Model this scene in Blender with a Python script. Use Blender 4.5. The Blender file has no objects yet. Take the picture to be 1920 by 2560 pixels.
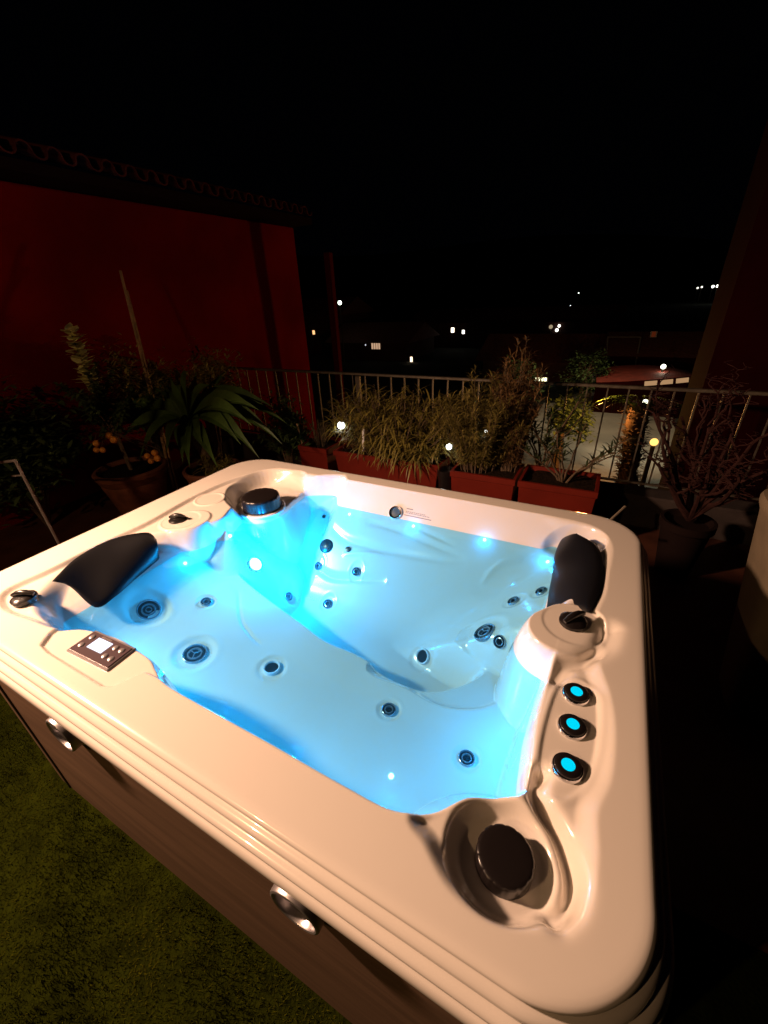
import bpy, math, random
import numpy as np
from mathutils import Vector, Matrix, noise
random.seed(7); rng=np.random.default_rng(7)
S=bpy.context.scene; C=S.collection
PI=math.pi
# ---------------------------------------------------------------- camera
CZ=1.77
F=1027.0
def nrm(v): return v/np.linalg.norm(v)
_vx=nrm(np.array([2130.,445.,-F])); _vy=nrm(np.array([615.,-574.,F]))
_vz=nrm(np.cross(_vx,_vy)); _vx=nrm(np.cross(_vy,_vz))
RM=np.array([_vx,_vy,_vz])
K=1920/1659.0
def ray(x,y): return RM@np.array([x*K-960,y*K-1280,F])
def at(x,y,z):
    r=ray(x,y); r=r*((z-CZ)/r[2]); return Vector((r[0],r[1],z))
def aty(x,y,Y):
    r=ray(x,y); r=r*(Y/r[1]); return Vector((r[0],r[1],r[2]+CZ))
cam=bpy.data.cameras.new('camera'); co=bpy.data.objects.new('camera',cam); C.objects.link(co)
cam.sensor_fit='HORIZONTAL'; cam.sensor_width=36; cam.lens=36*F/1920; cam.clip_start=.02; cam.clip_end=2000
M=Matrix(((RM[0,0],-RM[0,1],-RM[0,2],0),(RM[1,0],-RM[1,1],-RM[1,2],0),(RM[2,0],-RM[2,1],-RM[2,2],CZ),(0,0,0,1)))
co.matrix_world=M; S.camera=co
S.view_settings.view_transform='Standard'; S.view_settings.look='None'; S.view_settings.exposure=0; S.view_settings.gamma=1
S.render.resolution_x=768; S.render.resolution_y=1024
w=bpy.data.worlds.new('World'); S.world=w; w.use_nodes=True
w.node_tree.nodes['Background'].inputs[0].default_value=(.35,.45,.9,1); w.node_tree.nodes['Background'].inputs[1].default_value=.0004
# ---------------------------------------------------------------- materials
def mat(name,col,rough=.5,metal=0,spec=.5,coat=0,emit=None,es=0,var=0,vscale=8,bump=0,bscale=40,bdist=.002,col2=None,stretch=None,trans=0):
    m=bpy.data.materials.new(name); m.use_nodes=True; nt=m.node_tree; b=nt.nodes['Principled BSDF']
    b.inputs['Base Color'].default_value=(*col,1); b.inputs['Roughness'].default_value=rough; b.inputs['Metallic'].default_value=metal
    b.inputs['Specular IOR Level'].default_value=spec; b.inputs['Coat Weight'].default_value=coat; b.inputs['Coat Roughness'].default_value=.04
    if trans: b.inputs['Transmission Weight'].default_value=trans
    if emit: b.inputs['Emission Color'].default_value=(*emit,1); b.inputs['Emission Strength'].default_value=es
    if var or bump or col2:
        tc=nt.nodes.new('ShaderNodeTexCoord'); mp=nt.nodes.new('ShaderNodeMapping'); nt.links.new(tc.outputs['Object'],mp.inputs[0])
        if stretch: mp.inputs['Scale'].default_value=stretch
        if var or col2:
            n=nt.nodes.new('ShaderNodeTexNoise'); n.inputs['Scale'].default_value=vscale; n.inputs['Detail'].default_value=6; nt.links.new(mp.outputs[0],n.inputs['Vector'])
            r=nt.nodes.new('ShaderNodeValToRGB'); r.color_ramp.elements[0].position=.3; r.color_ramp.elements[1].position=.7
            c2=col2 or tuple(min(1,c*(1+var)) for c in col); c1=col if col2 else tuple(c*(1-var) for c in col)
            r.color_ramp.elements[0].color=(*c1,1); r.color_ramp.elements[1].color=(*c2,1)
            nt.links.new(n.outputs[0],r.inputs[0]); nt.links.new(r.outputs[0],b.inputs['Base Color'])
        if bump:
            n2=nt.nodes.new('ShaderNodeTexNoise'); n2.inputs['Scale'].default_value=bscale; n2.inputs['Detail'].default_value=5; nt.links.new(mp.outputs[0],n2.inputs['Vector'])
            bp=nt.nodes.new('ShaderNodeBump'); bp.inputs['Strength'].default_value=bump; bp.inputs['Distance'].default_value=bdist
            nt.links.new(n2.outputs[0],bp.inputs['Height']); nt.links.new(bp.outputs[0],b.inputs['Normal'])
    return m
def glow(name,col,s):
    m=bpy.data.materials.new(name); m.use_nodes=True; nt=m.node_tree; nt.nodes.clear()
    e=nt.nodes.new('ShaderNodeEmission'); o=nt.nodes.new('ShaderNodeOutputMaterial'); e.inputs[0].default_value=(*col,1); e.inputs[1].default_value=s; nt.links.new(e.outputs[0],o.inputs[0]); return m
ACR=mat('ivory acrylic',(.83,.76,.69),rough=.2,coat=.9,bump=.12,bscale=6,bdist=.004)
CHR=mat('chrome',(.75,.75,.78),rough=.12,metal=1)
BLK=mat('black plastic',(.012,.009,.009),rough=.3,coat=.15)
BLKR=mat('black rubber',(.006,.006,.008),rough=.42,spec=.3,bump=.25,bscale=300,bdist=.0004)
JETM=mat('jet grey metal',(.34,.38,.44),rough=.22,metal=.6)
BRS=mat('brushed steel',(.62,.58,.60),rough=.34,metal=.9)
HOLE=mat('dark hole',(.004,.006,.01),rough=.7,spec=.1)
WHT=mat('white plastic',(.75,.75,.75),rough=.35)
CAB=mat('brown composite panel',(.155,.092,.058),rough=.55,spec=.3,var=.18,vscale=4,stretch=(.5,.5,6),bump=.3,bscale=12,bdist=.002)
G_BK=mat('dim brown green leaf',(.34,.27,.08),rough=.6,spec=.2,var=.5,vscale=12)
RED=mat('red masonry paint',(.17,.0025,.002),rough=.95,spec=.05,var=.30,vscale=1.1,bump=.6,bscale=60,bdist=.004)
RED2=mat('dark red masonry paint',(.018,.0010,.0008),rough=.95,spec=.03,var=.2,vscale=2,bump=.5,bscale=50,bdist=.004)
TERR=mat('terracotta tile floor',(.085,.028,.015),rough=.55,var=.35,vscale=5,bump=.4,bscale=30,bdist=.003)
POT=mat('terracotta pot',(.20,.065,.03),rough=.8,var=.3,vscale=12,bump=.4,bscale=40,bdist=.003)
PLA=mat('red brown planter plastic',(.15,.012,.005),rough=.55,spec=.25,var=.12,vscale=6)
SOIL=mat('soil',(.02,.012,.007),rough=1,spec=.05,var=.5,vscale=40,bump=1,bscale=80,bdist=.01)
IRON=mat('galvanised railing',(.14,.115,.085),rough=.45,metal=.4,var=.25,vscale=20)
G_BL=mat('grass leaf',(.20,.165,.035),rough=.5,var=.55,vscale=9)
G_RO=mat('rosemary leaf',(.085,.085,.022),rough=.55,var=.45,vscale=12)
G_FE=mat('feathery olive leaf',(.21,.17,.04),rough=.6,var=.5,vscale=12)
G_RB=mat('brown heather leaf',(.20,.11,.04),rough=.6,var=.5,vscale=12)
G_DK=mat('dark leaf',(.07,.11,.035),rough=.42,var=.5,vscale=9)
G_PA=mat('strap leaf',(.05,.095,.018),rough=.5,var=.45,vscale=6)
G_PALE=mat('pale leaf',(.85,.76,.36),rough=.5,var=.3,vscale=14)
G_OL=mat('oleander leaf',(.035,.05,.018),rough=.4,var=.4,vscale=10)
BARK=mat('bark',(.13,.085,.05),rough=.9,var=.4,vscale=30,bump=1,bscale=60,bdist=.006)
BARKV=mat('pale twisted bark',(.035,.014,.012),rough=.95,spec=.1,var=.4,vscale=25,bump=.6,bscale=60,bdist=.004)
CANE=mat('bamboo cane',(.40,.24,.11),rough=.55,var=.3,vscale=20)
ORG=mat('orange peel',(.75,.30,.04),rough=.45,var=.15,vscale=30,bump=.3,bscale=200,bdist=.001)
TURF=mat('artificial turf blades',(.015,.021,.001),rough=.95,spec=.02,col2=(.050,.050,.002),vscale=2.6)
TURFB=mat('turf backing',(.014,.018,.001),rough=1,spec=.02,var=.4,vscale=12,bump=1,bscale=90,bdist=.01)
ROAD=mat('asphalt',(.20,.175,.14),rough=.85,var=.3,vscale=.5,bump=.3,bscale=8,bdist=.02)
EARTH=mat('dark ground',(.02,.022,.014),rough=1,var=.5,vscale=.3)
DARK=mat('night dark facade',(.10,.04,.03),rough=.9,var=.2,vscale=.6)
ROOF=mat('clay roof tiles',(.22,.07,.045),rough=.8,var=.4,vscale=8,bump=.3,bscale=20,bdist=.01)
CONC=mat('concrete kerb',(.045,.032,.028),rough=.9,var=.3,vscale=9,bump=.4,bscale=40,bdist=.004)
CLOTH=mat('pale stoneware',(.20,.155,.10),rough=.7,var=.15,vscale=9,bump=.4,bscale=90,bdist=.002)
# ---------------------------------------------------------------- mesh helpers
class MB:
    def __init__(s): s.v=[]; s.f=[]; s.m=[]
    def add(s,v,f,mi=0):
        b=len(s.v); s.v+= [tuple(p) for p in v]; s.f+=[tuple(i+b for i in q) for q in f]; s.m+=[mi]*len(f)
    def box(s,c,d,mi=0,R=None,bev=0):
        x,y,z=[k/2 for k in d]; b=min(bev,x*.9,y*.9,z*.9)
        if b<=0:
            v=[Vector((i*x,j*y,k*z)) for i in(-1,1) for j in(-1,1) for k in(-1,1)]
            f=[(0,1,3,2),(4,6,7,5),(0,4,5,1),(2,3,7,6),(0,2,6,4),(1,5,7,3)]
        else:
            v=[];f=[];idx={}
            for i in(-1,1):
                for j in(-1,1):
                    for k in(-1,1):
                        for a,(p) in enumerate(((x,y-b,z-b),(x-b,y,z-b),(x-b,y-b,z))):
                            idx[(i,j,k,a)]=len(v); v.append(Vector((i*p[0],j*p[1],k*p[2])))
            for i in(-1,1):
                f.append([idx[(i,j,k,0)] for j,k in((-1,-1),(1,-1),(1,1),(-1,1))])
                f.append([idx[(j,i,k,1)] for j,k in((-1,-1),(1,-1),(1,1),(-1,1))])
                f.append([idx[(j,k,i,2)] for j,k in((-1,-1),(1,-1),(1,1),(-1,1))])
            for i in(-1,1):
                for j in(-1,1):
                    f.append([idx[(i,j,-1,0)],idx[(i,j,1,0)],idx[(i,j,1,1)],idx[(i,j,-1,1)]])
                    f.append([idx[(i,-1,j,0)],idx[(i,1,j,0)],idx[(i,1,j,2)],idx[(i,-1,j,2)]])
                    f.append([idx[(-1,i,j,1)],idx[(1,i,j,1)],idx[(1,i,j,2)],idx[(-1,i,j,2)]])
                    for k in(-1,1): f.append([idx[(i,j,k,0)],idx[(i,j,k,1)],idx[(i,j,k,2)]])
        if R is not None: v=[R@p for p in v]
        c=Vector(c); s.add([p+c for p in v],f,mi)
    def tube(s,pts,r,n=8,mi=0,cap=True):
        pts=[Vector(p) for p in pts]
        if not hasattr(r,'__len__'): r=[r]*len(pts)
        base=len(s.v); up=Vector((0,0,1)); prev=None
        for i,p in enumerate(pts):
            t=(pts[min(i+1,len(pts)-1)]-pts[max(i-1,0)]).normalized()
            if prev is None:
                a=t.cross(up); a=a if a.length>.05 else t.cross(Vector((1,0,0)))
            else: a=prev-t*prev.dot(t)
            a.normalize(); prev=a; b=t.cross(a)
            for k in range(n):
                th=2*PI*k/n; s.v.append(tuple(p+(a*math.cos(th)+b*math.sin(th))*r[i]))
        for i in range(len(pts)-1):
            for k in range(n):
                s.f.append((base+i*n+k,base+i*n+(k+1)%n,base+(i+1)*n+(k+1)%n,base+(i+1)*n+k)); s.m.append(mi)
        if cap:
            s.f.append(tuple(base+k for k in range(n))[::-1]); s.m.append(mi)
            s.f.append(tuple(base+(len(pts)-1)*n+k for k in range(n))); s.m.append(mi)
    def lathe(s,prof,n=32,mi=0,T=None,wave=None):
        v=[];f=[]
        for (r,z) in prof:
            for k in range(n):
                th=2*PI*k/n; rr=r*(wave(th,z) if wave else 1); v.append(Vector((rr*math.cos(th),rr*math.sin(th),z)))
        for i in range(len(prof)-1):
            for k in range(n): f.append((i*n+k,i*n+(k+1)%n,(i+1)*n+(k+1)%n,(i+1)*n+k))
        if T is not None: v=[T@p for p in v]
        s.add(v,f,mi)
    def blade(s,p,d,L,wd,droop,seg=4,mi=0,up=Vector((0,0,1)),fold=0):
        p=Vector(p); d=Vector(d).normalized(); side=d.cross(up)
        if side.length<.05: side=Vector((random.uniform(-1,1),random.uniform(-1,1),0))
        side.normalize(); v=[]; f=[]
        for i in range(seg+1):
            t=i/seg; ww=wd*(math.sin(PI*(.12+.88*t)) if t<1 else .04)*.5
            v+= [p-side*ww,p+side*ww]
            p=p+d*(L/seg); d=(d+Vector((0,0,-droop/seg))).normalized()
            if i<seg: f.append((2*i,2*i+1,2*i+3,2*i+2))
        s.add(v,f,mi)
    def build(s,name,mats,parent=None,smooth=True,loc=None):
        me=bpy.data.meshes.new(name); o0=Vector(loc) if loc is not None else Vector((0,0,0))
        me.from_pydata([tuple(Vector(p)-o0) for p in s.v],[],s.f)
        if not isinstance(mats,(list,tuple)): mats=[mats]
        for m in mats: me.materials.append(m)
        me.polygons.foreach_set('material_index',s.m)
        if smooth: me.polygons.foreach_set('use_smooth',[True]*len(s.f))
        me.update()
        if smooth:
            try: me.set_sharp_from_angle(angle=math.radians(40))
            except Exception: pass
        o=bpy.data.objects.new(name,me); C.objects.link(o); o.location=o0
        if parent: setp(o,parent)
        return o
def wl(o):
    p=Vector(o.location)
    while o.parent: o=o.parent; p+=Vector(o.location)
    return p
def setp(o,parent):
    pw=wl(parent); o.parent=parent; o.location=Vector(o.location)-pw
def tag(o,label=None,cat=None,group=None,kind=None):
    if label: o['label']=label
    if cat: o['category']=cat
    if group: o['group']=group
    if kind: o['kind']=kind
    return o
def empty(name,loc,label,cat,group=None):
    o=bpy.data.objects.new(name,None); C.objects.link(o); o.location=loc; o.empty_display_size=.1
    return tag(o,label,cat,group)
def frame(p,n):
    n=Vector(n).normalized(); a=n.cross(Vector((0,0,1))); a=a if a.length>.05 else Vector((1,0,0)); a.normalize(); b=n.cross(a)
    return Matrix(((a.x,b.x,n.x,p[0]),(a.y,b.y,n.y,p[1]),(a.z,b.z,n.z,p[2]),(0,0,0,1)))
def light(name,loc,e,col,rad,parent=None,spot=None):
    l=bpy.data.lights.new(name,'POINT' if not spot else 'SPOT'); l.energy=e; l.color=col; l.shadow_soft_size=rad
    o=bpy.data.objects.new(name,l); C.objects.link(o); o.location=loc
    if spot: l.spot_size=spot[1]; l.spot_blend=.9; o.rotation_euler=Vector(spot[0]).to_track_quat('-Z','Y').to_euler()
    return o
# ================================================================= HOT TUB
OX,OY,RZ=-1.87,.245,.92
TW,TD,TR=2.075,1.48,.17
WL=-.105
def tl(x,y,z=0):
    p=at(x,y,RZ+z); return (p.x-OX,p.y-OY)
def crom(P,closed=True,n=6):
    P=[np.array(p,float) for p in P]; N=len(P); out=[]
    for i in range(N if closed else N-1):
        if closed: a,b,c,d=P[i-1],P[i],P[(i+1)%N],P[(i+2)%N]
        else: a,b,c,d=P[max(i-1,0)],P[i],P[i+1],P[min(i+2,N-1)]
        for k in range(n):
            t=k/n; out.append(.5*((2*b)+(c-a)*t+(2*a-5*b+4*c-d)*t*t+(3*b-a-3*c+d)*t**3))
    if not closed: out.append(P[-1])
    return np.array(out)
def sd_seg(U,V,pts,closed):
    pts=np.asarray(pts); d=np.full(U.shape,1e9); ins=np.zeros(U.shape,bool); n=len(pts)
    for i in range(n if closed else n-1):
        a=pts[i]; b=pts[(i+1)%n]; e=b-a; wx=U-a[0]; wy=V-a[1]
        t=np.clip((wx*e[0]+wy*e[1])/max(e@e,1e-12),0,1); d=np.minimum(d,(wx-e[0]*t)**2+(wy-e[1]*t)**2)
        if closed and abs(e[1])>1e-12:
            c=((a[1]>V)!=(b[1]>V))&(U<(b[0]-a[0])*(V-a[1])/e[1]+a[0]); ins^=c
    d=np.sqrt(d); return np.where(ins,-d,d) if closed else d
def sd_taper(U,V,pts):
    d=np.full(U.shape,1e9); tt=np.zeros(U.shape); n=len(pts)-1
    for i in range(n):
        a=pts[i]; e=pts[i+1]-a; wx=U-a[0]; wy=V-a[1]; t=np.clip((wx*e[0]+wy*e[1])/max(e@e,1e-12),0,1)
        q=(wx-e[0]*t)**2+(wy-e[1]*t)**2; m=q<d; d=np.where(m,q,d); tt=np.where(m,(i+t)/n,tt)
    return np.sqrt(d),np.sin(PI*np.clip(tt,0,1))**.7
def sst(e0,e1,x):
    t=np.clip((x-e0)/(e1-e0),0,1); return t*t*(3-2*t)
def smax(a,b,k):
    h=np.clip(.5+.5*(a-b)/k,0,1); return b*(1-h)+a*h+k*h*(1-h)
def smin(a,b,k): return -smax(-a,-b,k)
PB=crom([(.24,.20),(.273,.164),(.341,.131),(.445,.118),(.53,.118),(.60,.15),(.73,.172),(.834,.167),(.898,.161),(.95,.142),(1.02,.122),(1.2,.120),(1.37,.120),(1.55,.118),(1.66,.122),(1.72,.155),(1.775,.215),(1.83,.245),(1.868,.275),(1.865,.348),(1.86,.433),(1.864,.538),(1.868,.60),(1.87,.72),(1.88,.86),(1.93,.92),(1.95,1.0),(1.957,1.15),(1.95,1.25),(1.90,1.33),(1.80,1.37),(1.65,1.395),(1.4,1.40),(1.1,1.40),(.8,1.40),(.6,1.40),(.45,1.37),(.40,1.2),(.38,1.0),(.40,.92),(.43,.84),(.38,.76),(.30,.66),(.20,.57),(.16,.50),(.145,.42),(.165,.32),(.20,.25)])
PF=crom([(.47,1.28),(.45,1.1),(.44,.98),(.455,.86),(.49,.80),(.57,.765),(.69,.735),(.94,.688),(1.10,.652),(1.25,.652),(1.40,.625),(1.53,.640),(1.63,.73),(1.71,.88),(1.80,1.05),(1.90,1.28),(1.7,1.45),(1.2,1.5),(.7,1.45)])
PPK=crom([(.19,1.14),(.26,1.03),(.33,.975),(.45,.935),(.54,.975),(.58,1.06),(.575,1.15),(.56,1.22),(.54,1.32),(.46,1.395),(.33,1.40),(.22,1.31)])
PRR=crom([(1.70,1.35),(1.76,1.378),(1.83,1.39),(1.93,1.36),(1.98,1.25),(1.974,1.05),(1.97,.95),(1.955,.86),(1.955,.78),(1.985,.71),(1.97,.65),(1.995,.56),(2.008,.47),(2.005,.36),(1.985,.28),(1.99,.2),(1.978,.13),(1.94,.085),(1.87,.055),(1.80,.062),(1.74,.10),(1.70,.14),(1.8,.30),(1.8,.6),(1.75,.9),(1.8,1.2)])
PLR=crom([(.15,.13),(.155,.27),(.152,.46),(.165,.66),(.14,.90),(.15,1.12),(.20,1.27),(.3,1.37),(.5,1.38),(.5,1.0),(.5,.6),(.5,.25),(.55,.12),(.40,.09),(.25,.08)])
PPN=[(.53,.085),(.56,.046),(.61,.040),(.87,.040),(.893,.05),(.915,.10),(.93,.118),(1.05,.124),(1.0,.3),(.6,.3),(.5,.2)]
POV=crom([(1.937,.585),(1.978,.56),(1.990,.50),(1.988,.40),(1.970,.325),(1.936,.285),(1.902,.292),(1.886,.345),(1.886,.45),(1.900,.55)])
PGR=crom([(1.30,.62),(1.46,.600),(1.594,.587),(1.714,.642),(1.777,.749),(1.80,.90),(1.6,.97),(1.4,.85)])
STR=[]
GR1=(crom([(1.893,.32),(1.889,.29),(1.905,.259),(1.937,.229),(1.958,.196),(1.970,.16),(1.966,.125),(1.950,.100)],False),.020,.038)
GR2=(crom([(2.0,.80),(1.985,.72),(1.945,.665),(1.905,.63),(1.89,.58)],False),.030,.022)
DIMP=[]
def H(U,V,dimples=True):
    U=np.asarray(U,float); V=np.asarray(V,float)
    xs=[.10,.24,.36,.42,.50,.62,.9,1.3,2.2]; ys=[0,-.05,-.10,-.165,-.215,-.245,-.285,-.31,-.31]
    Lu=sum(np.interp(U+o,xs,ys) for o in(-.04,-.02,0,.02,.04))/5
    Wf=-(1.405-V)*1.0
    Wr=np.where(U<1.81,-.115-(1.81-U)*.75,-(1.915-U)*1.1)-(1-sst(.62,.88,V))*.6
    L=smax(smax(Lu,Wf,.05),Wr,.06)
    z=np.zeros(U.shape)
    # recessed inner decks
    z-= .016*sst(.006,-.018,sd_seg(U,V,PLR,True))
    z-= .020*sst(.016,-.026,sd_seg(U,V,PRR,True))
    z-= .010*sst(.003,-.006,sd_seg(U,V,PPN,True))
    # main basin
    s=sst(.010,-.055,sd_seg(U,V,PB,True)); z=z*(1-s)+np.minimum(L,z)*s
    # seat contour + footwell
    s=sst(.012,-.022,sd_seg(U,V,PGR,True)); z=z-s*.022*sst(-.26,-.30,z)
    nich=sst(.76,.66,U)
    Fz=smax(smax(-.46,Wf-.10*nich,.06),Wr,.08)
    s=sst(.014,-.050,sd_seg(U,V,PF,True)); z=z*(1-s)+np.minimum(Fz,z)*s
    # filter ledge, front right ledge
    s=sst(.012,-.040,sd_seg(U,V,PPK,True)); z=z*(1-s)+smax(np.full(U.shape,-.082),np.minimum(Wf*1.25,-.004),.03)*s
    # far right scoop behind pillow
    d=np.hypot((U-1.86)/1.25,(V-1.29))-.085; z-= .040*sst(.012,-.012,d)*sst(-.12,-.06,z)
    d=np.hypot(U-1.857,V-.148); s=sst(.106,.070,d); z=z*(1-s)+(-.058)*s
    z=np.maximum(z,-.058-1.6*np.maximum(0,d-.092))
    # knob pods
    def pod(z,c0,c1,r,h,sl,kk=.012):
        d=sd_seg(U,V,np.array([c0,c1]),False); x_=np.maximum(0,d-r); p=h-sl*x_-45*x_*x_
        z=smax(z,p,kk)
        dd=np.hypot(U-c0[0],V-c0[1]); s=sst(r*1.04,r*.92,dd); z=z*(1-s)+(h-.002)*s
        return z
    z=pod(z,(.276,.747),(.31,.77),.084,-.010,.85)
    z=pod(z,(.218,.96),(.225,.965),.066,-.012,.9)
    z=pod(z,(1.908,.788),(1.878,.748),.086,-.012,1.25)
    # twisted rib between filter and left knob
    d=sd_seg(U,V,np.array([(.30,.93),(.36,.90),(.45,.83)]),False); z=smax(z,-.035-.9*d-.35*np.maximum(0,U-.34),.012)
    # button plate
    sd=sd_seg(U,V,POV,True); z=z+.003*np.exp(-((sd-.006)/.008)**2)
    s=sst(.002,-.006,sd); z=z*(1-s)+(-.021)*s
    for P,wd,dp in (GR1,GR2):
        d=sd_seg(U,V,P,False); z=z-dp*np.exp(-(d/wd)**2*1.6)
    for P,wd,dp in STR:
        d,tp=sd_taper(U,V,P); z=z-dp*.7*tp*np.exp(-(d/wd)**2*2)
    if dimples:
        for (u,v,r,dp) in DIMP:
            d=np.hypot(U-u,V-v); z=z-dp*sst(r*1.6,r*1.1,d)+dp*.12*np.exp(-((d-r*1.75)/(r*.18))**2)
    return z
def hit(x,y,dimples=False):
    r=ray(x,y); r=r/-r[2]; t=np.linspace(CZ-RZ-.03,CZ-RZ+.5,900)
    U=r[0]*t-OX; V=r[1]*t-OY; Z=CZ-RZ-t
    h=H(U,V,dimples); i=int(np.argmax(h>=Z)); e=.006
    u,v=U[i],V[i]; a=H(np.array([u-e,u+e,u,u]),np.array([v,v,v-e,v+e]),dimples)
    n=Vector((-(a[1]-a[0])/(2*e),-(a[3]-a[2])/(2*e),1)).normalized()
    return Vector((u+OX,v+OY,float(h[i])+RZ)),n,(u,v)
def stroke(D,w,dep): return (crom([hit(x,y)[2] for x,y in D],False),w,dep)
STR+=[stroke([(515,1270),(520,1335),(540,1370),(565,1395)],.011,.006),
 stroke([(690,1135),(740,1160),(800,1180),(870,1195),(950,1208),(1010,1213)],.020,.012),
 stroke([(790,1128),(850,1142),(920,1170),(1000,1205)],.016,.010),
 stroke([(900,1140),(940,1158),(985,1180)],.012,.007),
 stroke([(1040,1265),(1060,1235),(1090,1215),(1130,1210)],.016,-.008),
 stroke([(668,1236),(710,1243),(770,1250),(835,1254)],.018,.016),
 stroke([(740,1198),(790,1196),(830,1200)],.012,-.007)]
JETS=[ # px,py,radius,kind
 (320,1315,.040,'big'),(420,1410,.040,'tri'),(445,1300,.021,'small'),(840,1533,.022,'small'),(1008,1638,.022,'small'),
 (688,1222,.020,'small'),(770,1234,.020,'small'),(623,1288,.020,'small'),(708,1304,.022,'small'),
 (1110,1298,.022,'small'),(1170,1277,.021,'small'),(1047,1363,.040,'tri'),(1080,1385,.022,'small')]
SUCT=[(587,1443,.030),(914,1417,.031)]
jl=[(j,hit(j[0],j[1])) for j in JETS]; sl=[(j,hit(j[0],j[1])) for j in SUCT]
for j,(p,n,uv) in jl:
    big=j[3]!='small'; DIMP.append((uv[0],uv[1],j[2]*(1.25 if big else 1.2),.007 if big else .003))
for j,(p,n,uv) in sl: DIMP.append((uv[0],uv[1],j[2]*1.2,.003))
# --- shell mesh : rings round the perimeter, then radially inwards
def rrect(N,o=0.0,W=TW,D=TD,R=TR):
    # N points, sampled on the crest and pushed out by o along the normal
    L=[W-2*R,PI*R/2,D-2*R,PI*R/2,W-2*R,PI*R/2,D-2*R,PI*R/2]; T=sum(L); out=[]
    for k in range(N):
        s=T*k/N; i=0
        while s>L[i]: s-=L[i]; i+=1
        if i==0: p=(R+s,0); n=(0,-1)
        elif i==2: p=(W,R+s); n=(1,0)
        elif i==4: p=(W-R-s,D); n=(0,1)
        elif i==6: p=(0,D-R-s); n=(-1,0)
        else:
            c={1:(W-R,R),3:(W-R,D-R),5:(R,D-R),7:(R,R)}[i]; a={1:-PI/2,3:0,5:PI/2,7:PI}[i]+s/R
            n=(math.cos(a),math.sin(a)); p=(c[0]+R*n[0],c[1]+R*n[1])
        out.append((p[0]+o*n[0],p[1]+o*n[1]))
    return np.array(out)
lip=[(.018,-.110),(.036,-.110),(.045,-.107),(.050,-.099),(.052,-.088),(.051,-.078),(.048,-.071),(.044,-.067),(.0395,-.065),(.0385,-.0625),(.0405,-.060),(.043,-.056),(.042,-.051),(.038,-.047),(.032,-.044),(.0265,-.0425),(.0245,-.040),(.0265,-.036),(.028,-.032),(.026,-.027),(.022,-.023),(.0165,-.020),(.0125,-.0185),(.0105,-.0165),(.0125,-.013),(.0135,-.009),(.011,-.005),(.006,-.0018),(-.001,-.0004),(-.009,0)]
NP,NR=1200,330
rings=[np.column_stack([rrect(NP,o),np.full(NP,z)]) for o,z in lip]
p0=rrect(NP,-.013); cc=np.array([1.05,.74])
for k in range(NR):
    s=1-(k+1)/NR*.995; q=cc+(p0-cc)*s; rings.append(np.column_stack([q,H(q[:,0],q[:,1])]))
V=np.concatenate(rings); nr=len(rings)
idx=np.arange(nr*NP).reshape(nr,NP); a=idx[:-1]; b=idx[1:]
Q=np.stack([a,np.roll(a,-1,1),np.roll(b,-1,1),b],-1).reshape(-1,4)
tub=empty('hot_tub',(OX+TW/2,OY+TD/2,0),'large ivory hot tub with brown panelled sides and glowing blue water','hot tub')
me=bpy.data.meshes.new('shell'); V3=V+np.array([OX,OY,RZ])-np.array([OX+TW/2,OY+TD/2,0])
me.vertices.add(len(V3)); me.vertices.foreach_set('co',V3.ravel()); me.loops.add(Q.size); me.loops.foreach_set('vertex_index',Q.ravel())
me.polygons.add(len(Q)); me.polygons.foreach_set('loop_start',np.arange(0,Q.size,4)); me.polygons.foreach_set('loop_total',np.full(len(Q),4)); me.polygons.foreach_set('use_smooth',np.ones(len(Q),bool))
me.update(calc_edges=True); me.validate(); me.materials.append(ACR)
o=bpy.data.objects.new('shell',me); C.objects.link(o); o.parent=tub
# cabinet
mb=MB(); N=160; path=rrect(N,.040)
for zi,(z0,z1,oo) in enumerate(((.05,.815,.026),(0.0,.05,.014))):
    P=rrect(N,oo); v=[(x+OX,y+OY,z) for z in(z0,z1) for x,y in P]; mb.add(v,[(k,(k+1)%N,N+(k+1)%N,N+k) for k in range(N)],zi)
mb.build('cabinet',[CAB,BLK],tub)
for u in (.235,1.86):
    m2=MB(); m2.box((u+OX,OY-.0275,.43),(.008,.006,.755)); m2.build('panel_joint',BLK,tub)
for u,z in ((.742,.760),(1.535,.768)):
    T=frame((u+OX,OY-.026,z),(0,-1,0))@Matrix.Diagonal((1.32,1.32,.68,1)); m2=MB()
    m2.lathe([(.035,.002),(.035,.038),(.0365,.044),(.039,.046),(.042,.044),(.043,.040),(.043,.010),(.046,.005),(.046,0)],40,0,T)
    h=m2.build('round_handle',BRS,tub); m3=MB(); m3.lathe([(.0001,.004),(.0348,.004)],24,0,T); m3.build('socket',HOLE,h)
# jets
for j,(p,n,uv) in jl:
    r=j[2]; u,v=uv; z=float(H(np.array([u]),np.array([v]))[0])+RZ; T=frame(Vector((u+OX,v+OY,z))+n*.002,n)
    m2=MB(); m2.lathe([(r*1.06,-.004),(r*1.06,.002),(r*1.03,.005),(r*.97,.006),(r*.93,.004),(r*.90,-.002)],36,0,T)
    m2.lathe([(r*.66,-.001),(r*.64,.0035),(r*.52,.004),(r*.48,-.002)],32,0,T)
    if j[3]=='big': m2.lathe([(r*.30,.0),(r*.28,.005),(r*.22,.005),(r*.20,0)],28,0,T)
    if j[3]=='tri':
        for k in range(3):
            a_=2*PI*k/3+.5; e=Vector((math.cos(a_),math.sin(a_),0)); m2.tube([T@Vector((0,0,.004)),T@(e*r*.55+Vector((0,0,.004)))],r*.045,6)
    jo=m2.build('jet',JETM,tub,loc=p)
    m3=MB(); m3.lathe([(r*1.0,.0005),(r*.5,-.001),(.0001,-.001)],32,0,T)
    if j[3]=='small': m3.lathe([(r*.26,-.001),(r*.24,.006),(r*.10,.006),(.0001,.003)],20,0,T)
    m3.build('nozzle',HOLE,jo)
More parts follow.
